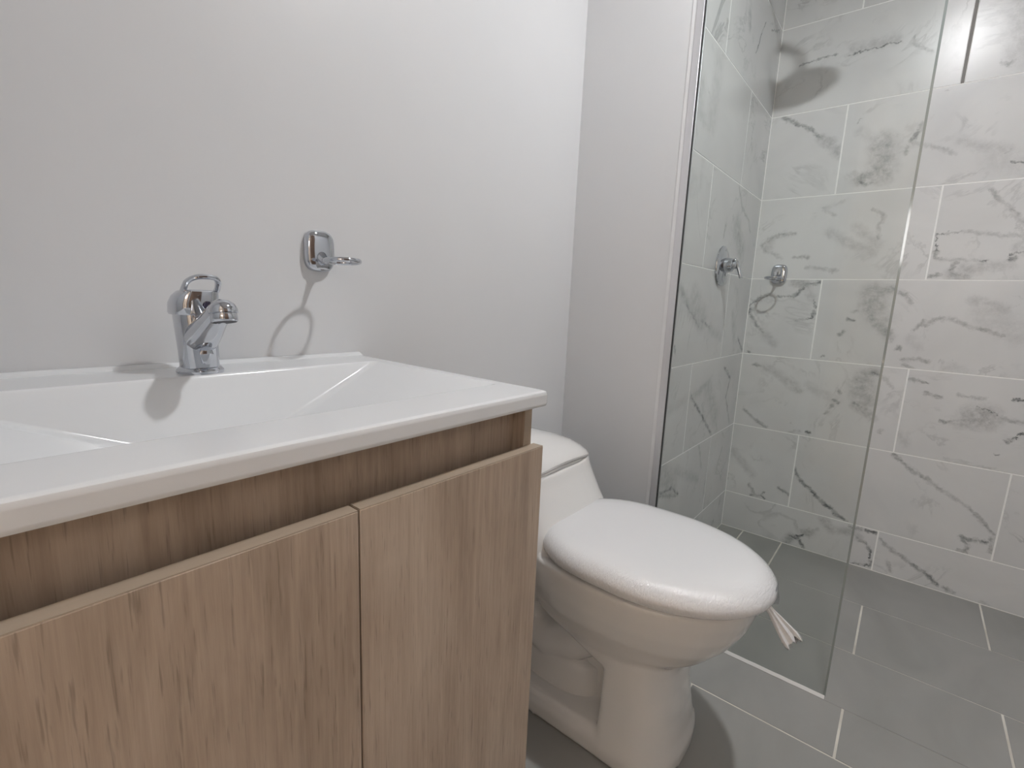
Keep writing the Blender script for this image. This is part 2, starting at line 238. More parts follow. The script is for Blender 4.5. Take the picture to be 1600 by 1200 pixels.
VEINS_BACK = [
 ('T',0.8,-0.398,1.833,-0.471,1.842,-0.510,1.843),('T',1,-0.545,1.830,-0.578,1.833,-0.610,1.833,-0.638,1.835,-0.690,1.837),('S',0.45,-0.561,1.848,-0.675,1.848),
 ('M',0.5,-0.721,1.828,-0.743,1.807,-0.776,1.782),('T',0.5,-0.728,1.845,-0.721,1.828),('M',0.6,-0.947,1.711,-0.965,1.699,-0.972,1.706),
 ('W',0.4,-0.966,1.853,-0.992,1.727),('T',0.5,-0.827,1.653,-0.836,1.657),('M',0.75,-0.362,1.660,-0.431,1.621,-0.464,1.602,-0.501,1.565),
 ('S',0.6,-0.501,1.565,-0.532,1.545,-0.562,1.504),('T',0.6,-0.604,1.603,-0.612,1.610),('W',0.75,-0.687,1.519,-0.697,1.424),
 ('S',0.8,-0.692,1.524,-0.699,1.511),('S',0.8,-0.700,1.428,-0.648,1.418,-0.631,1.407),('M',0.8,-0.636,1.404,-0.655,1.389,-0.669,1.396),
 ('S',0.3,-0.617,1.571,-0.668,1.528),('M',0.7,-0.783,1.566,-0.778,1.548),('M',0.9,-0.775,1.534,-0.761,1.515),
 ('M',0.6,-0.755,1.498,-0.751,1.480),('M',0.4,-0.770,1.509,-0.808,1.496,-0.859,1.472,-0.880,1.458),('S',0.35,-0.889,1.496,-0.941,1.471,-1.003,1.454),
 ('T',0.5,-1.003,1.454,-0.997,1.441),('T',0.9,-1.016,1.416,-1.041,1.411),('W',0.25,-0.983,1.435,-1.044,1.396),
 ('M',0.5,-0.976,1.348,-0.998,1.318,-1.038,1.275,-1.069,1.235),('T',0.5,-1.032,1.281,-1.045,1.265),('T',1,-0.870,1.208,-0.893,1.212,-0.905,1.214,-0.934,1.218),
 ('M',0.4,-0.934,1.218,-0.998,1.207,-1.033,1.200,-1.074,1.201),('T',1,-0.870,1.208,-0.874,1.191),('T',1,-0.879,1.177,-0.877,1.158),
 ('M',0.6,-0.877,1.158,-0.880,1.135,-0.896,1.129),('M',0.4,-0.896,1.129,-0.933,1.130,-0.984,1.125),('T',1,-0.984,1.125,-1.006,1.127),
 ('T',1.1,-1.055,1.140,-1.083,1.150),('M',0.8,-1.057,1.128,-1.068,1.132),('S',0.5,-1.072,1.164,-1.082,1.156),
 ('M',0.7,-0.932,1.118,-0.928,1.104,-0.922,1.094),('S',0.5,-0.951,1.102,-0.988,1.100,-0.996,1.117),('S',0.4,-1.011,1.109,-1.055,1.107),
 ('M',0.8,-0.868,1.075,-0.903,1.082),('S',0.7,-0.925,1.082,-0.959,1.074),('T',0.7,-0.923,1.086,-0.959,1.072),
 ('M',0.3,-0.543,1.323,-0.583,1.333,-0.602,1.338),('M',0.35,-0.544,1.314,-0.579,1.293),('M',0.4,-0.685,1.303,-0.724,1.283,-0.712,1.239,-0.719,1.206),
 ('S',0.4,-0.573,1.231,-0.631,1.192,-0.709,1.156),('S',0.35,-0.649,1.247,-0.716,1.187),('M',0.55,-0.457,1.232,-0.409,1.232,-0.370,1.219,-0.345,1.193,-0.362,1.171),
 ('S',0.5,-0.375,1.212,-0.369,1.188),('M',0.4,-0.371,1.170,-0.420,1.145),('M',0.55,-0.463,1.146,-0.511,1.145),
 ('M',0.45,-0.509,1.107,-0.568,1.102,-0.609,1.093),('M',1,-0.534,1.048,-0.562,1.051),('S',0.8,-0.480,1.052,-0.523,1.046),
 ('M',0.8,-0.510,1.033,-0.498,1.011,-0.482,1.001),('T',0.9,-0.482,0.999,-0.427,0.997),('S',0.4,-0.527,1.019,-0.547,0.993),
 ('T',1,-0.554,0.989,-0.560,0.960),('M',1,-0.557,0.946,-0.556,0.922),('T',1.1,-0.557,0.919,-0.528,0.913),
 ('M',0.5,-0.528,0.913,-0.500,0.906),('M',0.9,-0.394,1.004,-0.347,0.977),('T',1,-0.347,0.977,-0.328,0.953),
 ('M',0.9,-0.330,0.940,-0.334,0.922),('M',0.7,-0.334,0.922,-0.358,0.887,-0.390,0.856),('S',0.4,-0.390,0.856,-0.436,0.808),
 ('T',0.8,-0.342,0.773,-0.353,0.763),('W',0.8,-0.731,1.013,-0.735,0.972),('S',0.8,-0.737,0.932,-0.797,0.868),
 ('W',0.5,-0.732,0.968,-0.759,0.928),('S',0.8,-0.726,1.008,-0.774,1.031),('M',0.9,-0.778,1.038,-0.792,1.029),
 ('M',0.6,-0.801,1.021,-0.823,1.013,-0.839,0.987),('M',0.9,-0.824,0.828,-0.828,0.833),('M',0.8,-0.668,0.921,-0.684,0.915),
 ('M',0.8,-0.650,0.866,-0.660,0.876),('M',0.5,-0.680,0.947,-0.689,0.952),('T',1,-0.602,0.777,-0.610,0.780),
 ('S',0.3,-0.857,0.864,-0.877,0.840),('M',0.6,-0.858,0.893,-0.881,0.927),('M',0.55,-0.883,0.914,-0.907,0.935,-0.949,0.939,-0.999,0.916,-1.046,0.906,-1.074,0.894),
 ('S',0.4,-0.994,0.999,-1.069,0.972),('W',0.3,-1.027,0.960,-1.107,0.905),('M',0.5,-0.839,0.791,-0.885,0.798,-0.911,0.793),
 ('M',0.5,-0.847,0.776,-0.874,0.766),('S',0.3,-0.962,0.777,-1.011,0.768),('M',0.6,-0.373,0.720,-0.415,0.715),
 ('S',0.5,-0.415,0.715,-0.466,0.693,-0.543,0.639),('S',0.35,-0.577,0.659,-0.634,0.633,-0.671,0.617),('M',0.9,-0.665,0.618,-0.678,0.610),
 ('M',0.9,-0.645,0.560,-0.652,0.571),('M',0.6,-0.656,0.587,-0.663,0.600),('M',0.6,-0.679,0.647,-0.676,0.657),
 ('M',0.6,-0.356,0.528,-0.405,0.491,-0.446,0.471),('M',1,-0.594,0.478,-0.605,0.475),('M',0.4,-0.531,0.465,-0.570,0.476),
 ('W',0.7,-0.737,0.695,-0.754,0.640),('M',0.9,-0.727,0.616,-0.750,0.606),('S',0.7,-0.731,0.612,-0.786,0.576),
 ('M',0.7,-0.724,0.707,-0.735,0.697),('S',0.8,-0.746,0.727,-0.771,0.742),('M',0.9,-0.771,0.737,-0.791,0.726),
 ('M',0.5,-0.799,0.722,-0.829,0.692),('M',0.7,-0.816,0.523,-0.822,0.531),('M',0.6,-0.870,0.725,-0.904,0.723),
 ('T',0.9,-0.898,0.722,-0.922,0.721),('M',0.7,-0.922,0.683,-0.960,0.676),('M',0.55,-1.004,0.690,-1.034,0.688,-1.064,0.687),
 ('T',1,-1.052,0.661,-1.074,0.655,-1.107,0.640),('M',0.5,-1.074,0.655,-1.108,0.635,-1.134,0.630,-1.165,0.630),('M',0.9,-0.973,0.598,-0.985,0.594),
 ('M',0.5,-0.984,0.596,-1.026,0.609,-1.059,0.630),('W',0.8,-1.054,0.625,-1.078,0.628),('S',0.5,-1.013,0.595,-1.059,0.600),
 ('T',1.2,-1.130,0.698,-1.154,0.698),('M',1.2,-1.137,0.563,-1.146,0.569),('T',1.5,-1.149,0.576,-1.159,0.575),
 ('T',1.5,-1.159,0.587,-1.170,0.594),('T',1.2,-1.119,0.516,-1.128,0.514),('S',0.3,-0.870,0.525,-0.892,0.501),
 ('M',0.8,-0.869,0.449,-0.889,0.434),('M',0.6,-0.889,0.434,-0.928,0.404,-0.965,0.389,-1.002,0.364),('M',0.4,-1.002,0.364,-1.043,0.342,-1.091,0.313),
 ('M',0.65,-1.091,0.313,-1.110,0.297,-1.138,0.266,-1.155,0.247),('M',0.85,-1.079,0.215,-1.106,0.213,-1.141,0.217),('M',0.7,-1.082,0.211,-1.103,0.191,-1.094,0.164),
 ('M',0.6,-1.082,0.162,-1.102,0.167),('M',0.6,-1.154,0.233,-1.156,0.189),('M',0.9,-0.567,0.326,-0.595,0.280,-0.637,0.247),
 ('M',1.1,-0.637,0.247,-0.669,0.222,-0.722,0.186),('M',0.8,-0.722,0.186,-0.776,0.151),('M',0.7,-0.414,0.209,-0.435,0.178),
 ('M',0.7,-0.429,0.168,-0.467,0.177),('T',1.2,-0.465,0.179,-0.478,0.194),('T',1.2,-0.467,0.177,-0.481,0.164),
 ('M',0.8,-0.526,0.228,-0.559,0.210),('S',0.4,-0.334,0.338,-0.420,0.260),('S',0.8,-0.579,0.007,-0.597,0.036),
 ('M',1.3,-0.596,0.039,-0.631,0.054),('M',1.3,-0.610,0.038,-0.635,0.020),('M',0.9,-0.635,0.020,-0.642,-0.000),
 ('S',0.8,-0.640,0.071,-0.655,0.077),('M',0.5,-0.654,0.079,-0.678,0.099),('S',0.6,-0.694,0.142,-0.721,0.116),
 ('S',0.6,-0.721,0.116,-0.780,0.121),('M',0.9,-0.777,0.146,-0.812,0.146),('M',1.3,-0.828,0.146,-0.861,0.148),
 ('M',0.8,-0.801,0.113,-0.835,0.095,-0.852,0.070),('T',1.2,-0.854,0.071,-0.852,0.044),('M',1,-0.858,0.031,-0.859,0.019),
 ('T',0.9,-0.796,0.001,-0.841,0.014),('T',1.3,-0.841,0.014,-0.859,0.019),('S',0.5,-0.786,0.124,-0.807,0.116),
 ('M',0.6,-0.871,0.131,-0.909,0.100,-0.946,0.084,-0.975,0.069),('M',0.9,-0.975,0.069,-1.009,0.051,-1.047,0.025),('M',0.8,-1.069,0.017,-1.090,0.008),
 ('M',0.6,-0.906,0.053,-0.916,0.019),('M',0.4,-1.161,0.009,-1.181,0.004),
]
VEINS_SHOWER = [
 ('T',1,1.381,1.902,1.344,1.855,1.329,1.818,1.306,1.779),('S',0.6,1.196,1.853,1.211,1.823),('T',0.9,1.462,1.911,1.563,1.952,1.587,1.932),
 ('W',0.4,0.842,1.529,0.841,1.500),('T',0.5,0.907,1.538,0.919,1.535),('W',0.3,0.981,1.663,0.967,1.574,0.958,1.470),
 ('W',0.3,0.772,1.612,0.814,1.553),('S',0.3,0.829,1.473,0.943,1.449),('W',0.6,1.328,1.227,1.408,1.159),
 ('M',0.5,1.195,1.216,1.187,1.182),('M',0.45,1.294,1.359,1.362,1.298,1.464,1.269,1.499,1.234),('W',0.25,0.748,1.301,0.874,1.279),
 ('S',0.25,0.923,1.375,0.924,1.289),('S',0.6,0.840,0.997,0.928,0.941,1.037,0.885),('M',0.7,0.911,0.944,1.038,0.881),
 ('M',0.7,1.056,0.901,1.142,0.875),('S',0.4,1.142,0.875,1.276,0.836),('M',0.8,1.512,0.828,1.605,0.766),
 ('W',0.5,0.969,0.971,1.068,0.901),('S',0.4,1.400,0.923,1.459,0.825),('M',0.6,0.841,0.828,0.856,0.809),
 ('M',0.9,1.038,0.650,1.174,0.560,1.305,0.469),('W',0.45,1.202,0.661,1.334,0.536),('M',0.4,1.223,0.682,1.371,0.479),
 ('S',0.5,1.068,0.650,1.209,0.681),('M',0.8,1.376,0.720,1.472,0.669,1.441,0.597),('M',0.6,1.441,0.597,1.531,0.483),
 ('M',0.4,1.176,0.451,1.233,0.357),('M',0.8,0.812,0.373,0.937,0.357),('M',1,0.936,0.362,1.009,0.318),
 ('M',0.6,0.844,0.359,1.010,0.315),('S',0.4,0.961,0.414,1.204,0.317),('W',0.5,0.852,0.432,0.948,0.358),
 ('S',0.3,0.806,0.622,0.980,0.647),('M',0.4,1.434,0.306,1.475,0.379),
]
VEINS_BACK, VEINS_SHOWER = unpack(VEINS_BACK), unpack(VEINS_SHOWER)
# ------------------------------------------------------------------ room shell
XB, XF, YS, YB = .770, 1.609, -.324, -.3135
X0, Y0, ZC = -.80, -1.70, 2.31
def struct(o): o['kind'] = 'structure'; return o
def wy(x): return .022-.0286*x      # the washbasin wall stands slightly out of square
bm = bmesh.new(); loft(bm, [[(X0-.1, wy(X0-.1), z), (XB+.001, wy(XB), z), (XB+.001, .12, z), (X0-.1, .12, z)] for z in (-.02, ZC)])
struct(mesh_obj('wall_left', bm, PAINT))
struct(box('wall_return', PAINT, (XB, 1.72, YB, .1, -.02, ZC)))
struct(box('ceiling', PAINT_WARM, (X0-.1, 1.72, Y0-.1, .1, ZC, ZC+.1)))
struct(box('wall_right', PAINT, (X0-.1, 1.72, Y0-.1, Y0, -.02, ZC)))
# near wall; unseen doorway and hallway beyond are added to let soft fill in
DY0, DY1, DZ = -1.42, -.50, 2.08
bm = bmesh.new()
bx(bm, X0-.1, X0, Y0, DY0, -.02, ZC); bx(bm, X0-.1, X0, DY1, wy(X0)+.02, -.02, ZC); bx(bm, X0-.1, X0, DY0, DY1, DZ, ZC)
struct(mesh_obj('wall_near', bm, PAINT))
bm = bmesh.new(); e = .03
bx(bm, X0-.11, X0+.01, DY0, DY0+e, 0, DZ-e); bx(bm, X0-.11, X0+.01, DY1-e, DY1, 0, DZ-e); bx(bm, X0-.11, X0+.01, DY0, DY1, DZ-e, DZ)
struct(mesh_obj('trim_2', bm, DOORW, bevel=.001, seg=1))
HX, HY0, HY1 = -2.05, -2.3, 1.2
bm = bmesh.new(); bx(bm, HX-.1, HX, HY0, HY1, -.02, ZC); bx(bm, HX, X0-.1, HY0-.1, HY0, -.02, ZC); bx(bm, HX, X0-.1, HY1, HY1+.1, -.02, ZC); bx(bm, X0-.101, X0-.1, HY0, Y0, -.02, ZC); bx(bm, X0-.101, X0-.1, .1, HY1, -.02, ZC)
struct(mesh_obj('wall_added_hallway', bm, HALL))  # added hallway shell; light bouncing off it fills the bathroom
struct(box('ceiling_added_hallway', PAINT_WARM, (HX-.1, X0-.1, HY0-.1, HY1+.1, ZC, ZC+.1)))  # ceiling of the added hallway
struct(box('floor_added_hallway', HALLF, (HX-.1, X0, HY0-.1, HY1+.1, -.03, -.0012)))
def globe(name, c, r, strength, col, label, back):
    t = thing(name, c, label, 'lamp')
    M = bpy.data.materials.new('added_globe_glow'); M.use_nodes = True; nt = M.node_tree; nt.nodes.clear()
    em = nd(nt, 'ShaderNodeEmission'); em.inputs[0].default_value = col; em.inputs[1].default_value = strength
    ou = nd(nt, 'ShaderNodeOutputMaterial'); lk(nt, em.outputs[0], ou.inputs[0])
    bm = bmesh.new(); bmesh.ops.create_uvsphere(bm, u_segments=24, v_segments=16, radius=r); mesh_obj('globe', bm, M, t, smooth=True)
    bm = bmesh.new(); tube(bm, [(0, 0, 0), Vector(back)-Vector(c)], .012, 12); mesh_obj('stem', bm, CHROME, t, smooth=True)
globe('hallway_fill_lamp', (-1.40, .62, 1.98), .12, HALL_FILL_STRENGTH, (1, .92, .84, 1), 'added globe lamp, unseen, giving soft fill from the hallway', (-1.40, .62, ZC))  # added out of view; its hallway bounce brightens the lower surfaces
globe('edge_streak_lamp', (-1.22, -1.36, 1.36), .14, 7.0, (1, .97, .95, 1), 'added unseen globe light for the streak on the glass edge', (-1.22, -1.36, 0))  # added globe out of view, mirrored as a streak in the glass edge
d1 = struct(box('added_door_1', DOORW, (-.66, .20, Y0+.012, Y0+.050, .004, 2.06), bevel=.001, seg=1))  # unseen door, added for brown reflections in the chrome
bm = bmesh.new(); tube(bm, [(.12, Y0+.05, 1.02), (.12, Y0+.10, 1.02), (.0, Y0+.105, 1.02)], .009, 12); mesh_obj('door_handle', bm, CHROME, d1, smooth=True)
# marble walls: grout bed as the setting, each tile a part
Z0, PZ, PY = .158, .302, .5955
rows = [0.0]+[Z0+PZ*i for i in range(8)]; rows.append(ZC)
G = .0021
def tile_box(a0, a1, z0, z1, wall, mat, parent, g=G):
    a0 += g; a1 -= g; z0 += .0014; z1 -= .0014
    bm = bmesh.new(); e = .0008
    def P(a, d, z): return (XF+d, a, z) if wall == 'back' else (a, YS+d, z)
    f = [P(a0+e, 0, z0+e), P(a1-e, 0, z0+e), P(a1-e, 0, z1-e), P(a0+e, 0, z1-e)]
    m_ = [P(a0, e, z0), P(a1, e, z0), P(a1, e, z1), P(a0, e, z1)]; k = [P(a0, .0095, z0), P(a1, .0095, z0), P(a1, .0095, z1), P(a0, .0095, z1)]
    loft(bm, [f, m_, k]); return mesh_obj('tile', bm, mat, parent)
def veins_in(V, a0, a1, z0, z1):
    o = []
    for k, s, pts in V:
        cx = sum(p[0] for p in pts)/len(pts); cz = sum(p[1] for p in pts)/len(pts)
        if a0 <= cx <= a1 and z0 <= cz <= z1: o.append((k, s, pts))
    return o
wb = struct(box('wall_back', GROUT_W, (XF+.0006, 1.72, Y0, YS+.0006, -.02, ZC)))
ws = struct(box('wall_shower', GROUT_W, (XB+.001, XF+.0006, YS+.0006, YB, -.02, ZC)))
gen = {}
def mk(V, key, seed, ax, light):
    if V: return marble('marble_tile_%s' % key, V, seed, ax, light)
    s = ('p', seed % 5, ax)
    if s not in gen: gen[s] = marble('marble_tile_plain_%d%s' % (seed % 5, ax), [], seed % 5+20, ax, 0)
    return gen[s]
sd = 1
for i in range(len(rows)-1):
    z0, z1 = rows[i], rows[i+1]
    y = -.865 if i % 2 == 0 else -.5685
    cuts = [y+PY*k for k in range(-4, 4)]
    wide = (i == 6)
    for a0, a1 in zip(cuts, cuts[1:]):
        b0, b1 = max(a0, Y0), min(a1, YS)
        if b1-b0 < .01: continue
        V = veins_in(VEINS_BACK, b0, b1, z0, z1); sd += 1
        g1 = .0028 if (i == 6) else 0
        tile_box(b0+(g1 if abs(b0+.865) < .01 else 0), b1-(g1 if abs(b1+.865) < .01 else 0), z0, z1, 'back', mk(V, 'back_%d' % sd, sd, 'Y', random.uniform(-.015, .02)), wb)
    xc = 1.312 if i % 2 == 1 else 1.016
    cuts = [xc+PY*k for k in range(-2, 3)]
    for a0, a1 in zip(cuts, cuts[1:]):
        b0, b1 = max(a0, XB+.001), min(a1, XF)
        if b1-b0 < .01: continue
        V = veins_in(VEINS_SHOWER, b0, b1, z0, z1); sd += 1
        tile_box(b0, b1, z0, z1, 'shower', mk(V, 'shower_%d' % sd, sd, 'X', random.uniform(-.02, .01)), ws)
# darker, wider open joint high on the back wall
jt = box('joint_filler', GROUT_D, (XF+.0002, XF+.0008, -.865-.0042, -.865+.0042, rows[6]+.001, rows[7]-.001), wb)
jt['label'] = 'wide dark unfilled joint between two marble tiles'
struct(box('trim_1', TRIMW, (XB-.0015, XB+.001, YS-.001, YB-.0004, 0, ZC)))
# floor: grout bed and tiles, levels equal
fl = struct(box('floor', GROUT_F, (X0, XF+.001, Y0, 0, -.03, -.0012)))
xs = [(XF-.0015, 1.314), (1.314, 1.0164), (1.0164, .767), (.767, .5957), (.5957, .2980), (.2980, 0.0), (0.0, -.298), (-.298, -.596), (-.596, X0)]
ph = [-.5643, -.857, -1.1555, -.8555, -.551, -.8555, -.551, -.8555, -.551]
for r, ((xa, xb_), y) in enumerate(zip(xs, ph)):
    ga = .0005 if r == 3 else (.0021 if r == 4 else .0014); gb = .0005 if r == 2 else (.0021 if r == 3 else .0014)
    ytop = YS if xb_ > .70 else (0 if xb_ < .6 else YS)
    cuts = sorted([y+PY*k for k in range(-4, 4)]+([-.416] if r == 0 else [])+([0.0] if True else []))
    for a0, a1 in zip(cuts, cuts[1:]):
        b0, b1 = max(a0, Y0), min(a1, YS if r < 3 else -.0)
        if r == 3: b1 = min(a1, 0.0)
        if b1-b0 < .01: continue
        x0, x1 = xb_+gb, xa-ga
        if r == 3 and b1 > YB: pass
        bm = bmesh.new(); gx = .0026; e = .0006
        q = lambda d, z: [(x0+d, b0+gx+d, z), (x1-d, b0+gx+d, z), (x1-d, b1-gx-d, z), (x0+d, b1-gx-d, z)]
        loft(bm, [q(0, -.009), q(0, -e), q(e, 0)])
        mesh_obj('tile', bm, FLOOR, fl)
# ------------------------------------------------------------------ ceiling lamp (source of the room's light)
lt = thing('ceiling_lamp', (LAMP[0], LAMP[1], ZC), 'small round white ceiling downlight with a glowing disc above the toilet', 'lamp')
bm = bmesh.new(); lathe(bm, [(.050, 0), (.075, 0), (.075, -.020), (.070, -.027), (LAMP_R+.004, -.030), (LAMP_R+.003, -.024), (.02, -.022)], (0, 0, 0)); mesh_obj('lamp_housing', bm, PAINT_WARM, lt, smooth=True)
BULB = bpy.data.materials.new('glowing_diffuser'); BULB.use_nodes = True; nt = BULB.node_tree; nt.nodes.clear()
em = nd(nt, 'ShaderNodeEmission'); em.inputs[0].default_value = LAMP_COL; em.inputs[1].default_value = LAMP_STRENGTH
ou = nd(nt, 'ShaderNodeOutputMaterial'); lk(nt, em.outputs[0], ou.inputs[0])
bm = bmesh.new(); lathe(bm, [(.01, -.026), (LAMP_R, -.027), (LAMP_R*.98, -.031), (.002, -.031)], (0, 0, 0), n=32); mesh_obj('light_diffuser', bm, BULB, lt)
# ------------------------------------------------------------------ vanity cabinet
H, T, D = .8177, .0225, .472
vl = -.600; cr_ = -.010; cf = -.452; ch = H-T; cbz = .17
vc = thing('vanity_cabinet', (-.3, -.23, cbz), 'wall hung oak laminate vanity cabinet under the white washbasin', 'cabinet')
def loc(o, P): o.location = (0, 0, 0); o.matrix_parent_inverse = Matrix.Translation(-Vector(P)); return o
VP = (-.3, -.23, cbz)
def vb(name, m, b, bevel=.0006, par=None, lab=None):
    b = (b[0]-VP[0], b[1]-VP[0], b[2]-VP[1], b[3]-VP[1], b[4]-VP[2], b[5]-VP[2])
    o = box(name, m, b, par or vc, bevel=bevel, seg=1)
    if lab: o['label'] = lab
    return o
ch -= .0005
vb('side_panel', WOOD, (cr_-.016, cr_, cf, .018, cbz, ch)); vb('side_panel', WOOD, (vl, vl+.016, cf, .018, cbz, ch))
vb('bottom_panel', WOOD, (vl+.016, cr_-.016, cf+.002, -.001, cbz, cbz+.016))
vb('back_panel', WOOD, (vl+.016, cr_-.016, -.012, -.001, cbz+.016, ch))
vb('finger_recess_panel', WOOD, (vl+.016, cr_-.016, cf+.020, cf+.036, cbz+.3, ch), lab='recessed oak strip above the doors')
vb('edge_banding', EDGE, (cr_-.016, cr_, cf-.0006, cf-.0001, cbz, ch), 0)
dtop = .7365; gapx = -.304; df = cf-.0185
for x0, x1, dy in ((gapx+.0016, -.0035, 0), (vl-.002, gapx-.0012, -.0012)):
    d = vb('door', WOOD, (x0, x1, df+dy, cf-.001+dy, cbz-.012, dtop))
    vb('edge_banding', EDGE, (x0+.0003, x1-.0003, df+dy+.0005, cf-.0012+dy, dtop+.0001, dtop+.0012), 0, par=d)
# ------------------------------------------------------------------ washbasin slab with sunk bowl
ch += .0005
wz = thing('washbasin', (-.3, -.23, ch), 'white ceramic washbasin slab with a wide shallow sunken bowl', 'washbasin')
def rrect(x0, x1, y0, y1, z, r, n=8):
    out = []
    for cx, cy, a in ((x1-r, y1-r, 0), (x0+r, y1-r, PI/2), (x0+r, y0+r, PI), (x1-r, y0+r, 1.5*PI)):
        for k in range(n+1):
            t = a+PI/2*k/n; out.append((cx+r*math.cos(t), cy+r*math.sin(t), z))
    return out
sx0, sx1, sy0, sy1 = -.612, .002, -D, .0
R = [rrect(-.608, -.004, -.42, 0, H-T, .004)]
for ins, z, rr in ((.004, H-T, .004), (.0012, H-T+.0012, .005), (0, H-T+.004, .006), (0, H-T+.0055, .006), (0, H-.0065, .006), (0, H-.005, .006), (.0013, H-.0017, .006), (.0045, H-.0002, .006), (.0062, H, .006), (.0080, H, .006)):
    R.append(rrect(sx0+ins, sx1-ins, sy0+ins, sy1, z, rr))
BX0, BX1, BY0, BY1 = -.586, -.016, -.392, -.084
def bowl(inx, iny_f, iny_b, z, r): return rrect(BX0+inx, BX1-inx, BY0+iny_f, BY1-iny_b, z, r)
R.append(bowl(-.0015, -.0015, -.0015, H, .010)); R.append(bowl(0, 0, 0, H, .010)); R.append(bowl(.0020, .0015, .0015, H-.0007, .011)); R.append(bowl(.006, .003, .003, H-.0032, .012))
for k in range(1, 9):
    t = k/8; R.append(bowl(.006+.220*t, .003+.034*t, .003+.032*t, H-.0032-.0975*t, .010+.014*t))
R.append(bowl(.236, .050, .048, H-.105, .02)); R.append(bowl(.246, .09, .09, H-.107, .02))
def slab_fit(p):   # back edge follows the wall, right edge a touch out of square
    x, y, z = p; k = max(0, min(1, (y+.084)/.084)); q = (y+D)/D
    return (x+.014*q*max(0, min(1, (x+.016)/.018))+.3, y+(wy(x)-.0008)*k+.23, z-ch)
R = [[slab_fit(p) for p in r] for r in R]
bm = bmesh.new(); loft(bm, R, False, True); so = mesh_obj('basin_slab', bm, CERAMIC, wz, smooth=True)
bm = bmesh.new()   # raised lip along the wall
prof = [(-.0010, H-.002), (-.0010, H+.0050), (-.004, H+.0056), (-.010, H+.0046), (-.016, H+.0018), (-.022, H+.0001), (-.022, H-.002)]
loft(bm, [[(x+.3, p[0]+wy(x)+.23, p[1]-ch) for p in prof] for x in (sx0+.002, sx1+.004, sx1+.011)]); mesh_obj('back_lip', bm, CERAMIC, wz, smooth=True)
bm = bmesh.new(); lathe(bm, [(.0, .0), (.022, .0), (.022, .003), (.018, .0045), (.008, .004), (.007, .002), (.0, .002)], (0, -.01, H-.1075-ch)); mesh_obj('drain', bm, CHROME, wz, smooth=True)
# ------------------------------------------------------------------ faucet
FX, FY = -.298, -.055
fc = thing('faucet', (FX, FY, H), 'chrome single lever faucet with a loop handle standing on the washbasin', 'faucet')
bm = bmesh.new(); loft(bm, [superell(0, 0, z, a, a*1.02, 2.2, 40) for z, a in ((.0002, .0295), (.004, .0298), (.007, .0275), (.009, .0245))]); mesh_obj('base_ring', bm, CHROME, fc, smooth=True)
bm = bmesh.new(); loft(bm, [superell(-.002*z/.09, .001*z/.09, z, a, b, 2.7, 40) for z, a, b in ((.008, .0238, .0240), (.03, .0240, .0250), (.06, .0252, .0262), (.080, .0262, .0268), (.087, .0262, .0268), (.0895, .0250, .0255))]); mesh_obj('faucet_body', bm, CHROME, fc, smooth=True)
bm = bmesh.new()
pts = [(0, -.002, .046), (0, -.020, .055), (0, -.042, .066), (0, -.062, .078), (0, -.080, .0880), (0, -.094, .0935), (0, -.106, .0935)]
tube(bm, pts, [.0235, .0225, .0195, .0170, .0155, .0155, .0130], 24); mesh_obj('spout', bm, CHROME, fc, smooth=True)
bm = bmesh.new()
ax_ = Vector((0, -.22, -1)).normalized(); c0 = Vector((0, -.098, .0965)); pr = [(.0, .011), (.009, .0098), (.0145, .0055), (.0172, -.001), (.0172, -.006), (.0152, -.0068), (.0158, -.0085), (.0158, -.0165), (.0145, -.0180)]
sdv = Vector((1, 0, 0)); tv = ax_.cross(sdv)
rings = [[c0-ax_*h+(sdv*math.cos(2*PI*k/28)+tv*math.sin(2*PI*k/28))*max(r, .0005) for k in range(28)] for r, h in pr]
loft(bm, rings, True, False); sp = mesh_obj('spout_head', bm, CHROME, fc, smooth=True)
bm = bmesh.new(); loft(bm, [[c0-ax_*h+(sdv*math.cos(2*PI*k/28)+tv*math.sin(2*PI*k/28))*r for k in range(28)] for r, h in ((.0145, -.0178), (.0138, -.0165), (.003, -.0165))]); mesh_obj('aerator', bm, AERATOR, fc)
bm = bmesh.new()   # handle cap: its skirt hangs over the body, its top slopes forward into the loop
caps = [(.0840, -.0025, .002, .0290, .0280, 0), (.0870, -.003, .002, .0298, .0288, 0), (.100, -.0028, .001, .0293, .0284, .02), (.110, -.0010, -.002, .0275, .0262, .06), (.1165, .0010, -.006, .0245, .0215, .12), (.1190, .0020, -.009, .0200, .0150, .15)]
loft(bm, [[(p[0], p[1], p[2]-(p[0]*-.0-0)*sl-.12*sl*(p[1]-y)) for p in superell(x, y, z, a, b, 3.0, 44)] for z, x, y, a, b, sl in caps])
hd = mesh_obj('handle_cap', bm, CHROME, fc, smooth=True)
bm = bmesh.new(); lp = []
for k in range(40):
    t = 2*PI*k/40; c, s = math.cos(t), math.sin(t); e = 2.9
    lp.append((.0025+.0205*math.copysign(abs(c)**(2/e), c)*(1-.14*s)+.002*s, -.020-.014*s, .1245+.0130*math.copysign(abs(s)**(2/e), s)))
tube(bm, lp, .0036, 10, closed=True, upv=Vector((0, 1, 0)), flat=1.6); mesh_obj('lever_loop', bm, CHROME, fc, smooth=True)
bm = bmesh.new(); lathe(bm, [(.0, -.0300), (.0045, -.0300), (.0058, -.0285), (.0058, -.022)], (.006, 0, .098), 'Y', 20); mesh_obj('temperature_mark', bm, DARKCH, fc, smooth=True)
bm = bmesh.new()
loft(bm, [[(.001+x*s, -.0262-dy, .030+.016*z*s) for x, z in ((0, 1), (.006, .5), (.009, -.1), (.006, -.9), (0, -1), (-.006, -.9), (-.009, -.1), (-.006, .5))] for s, dy in ((1, -.002), (1, .0010), (.75, .0022))]); mesh_obj('body_facet', bm, CHROME, fc, smooth=True)
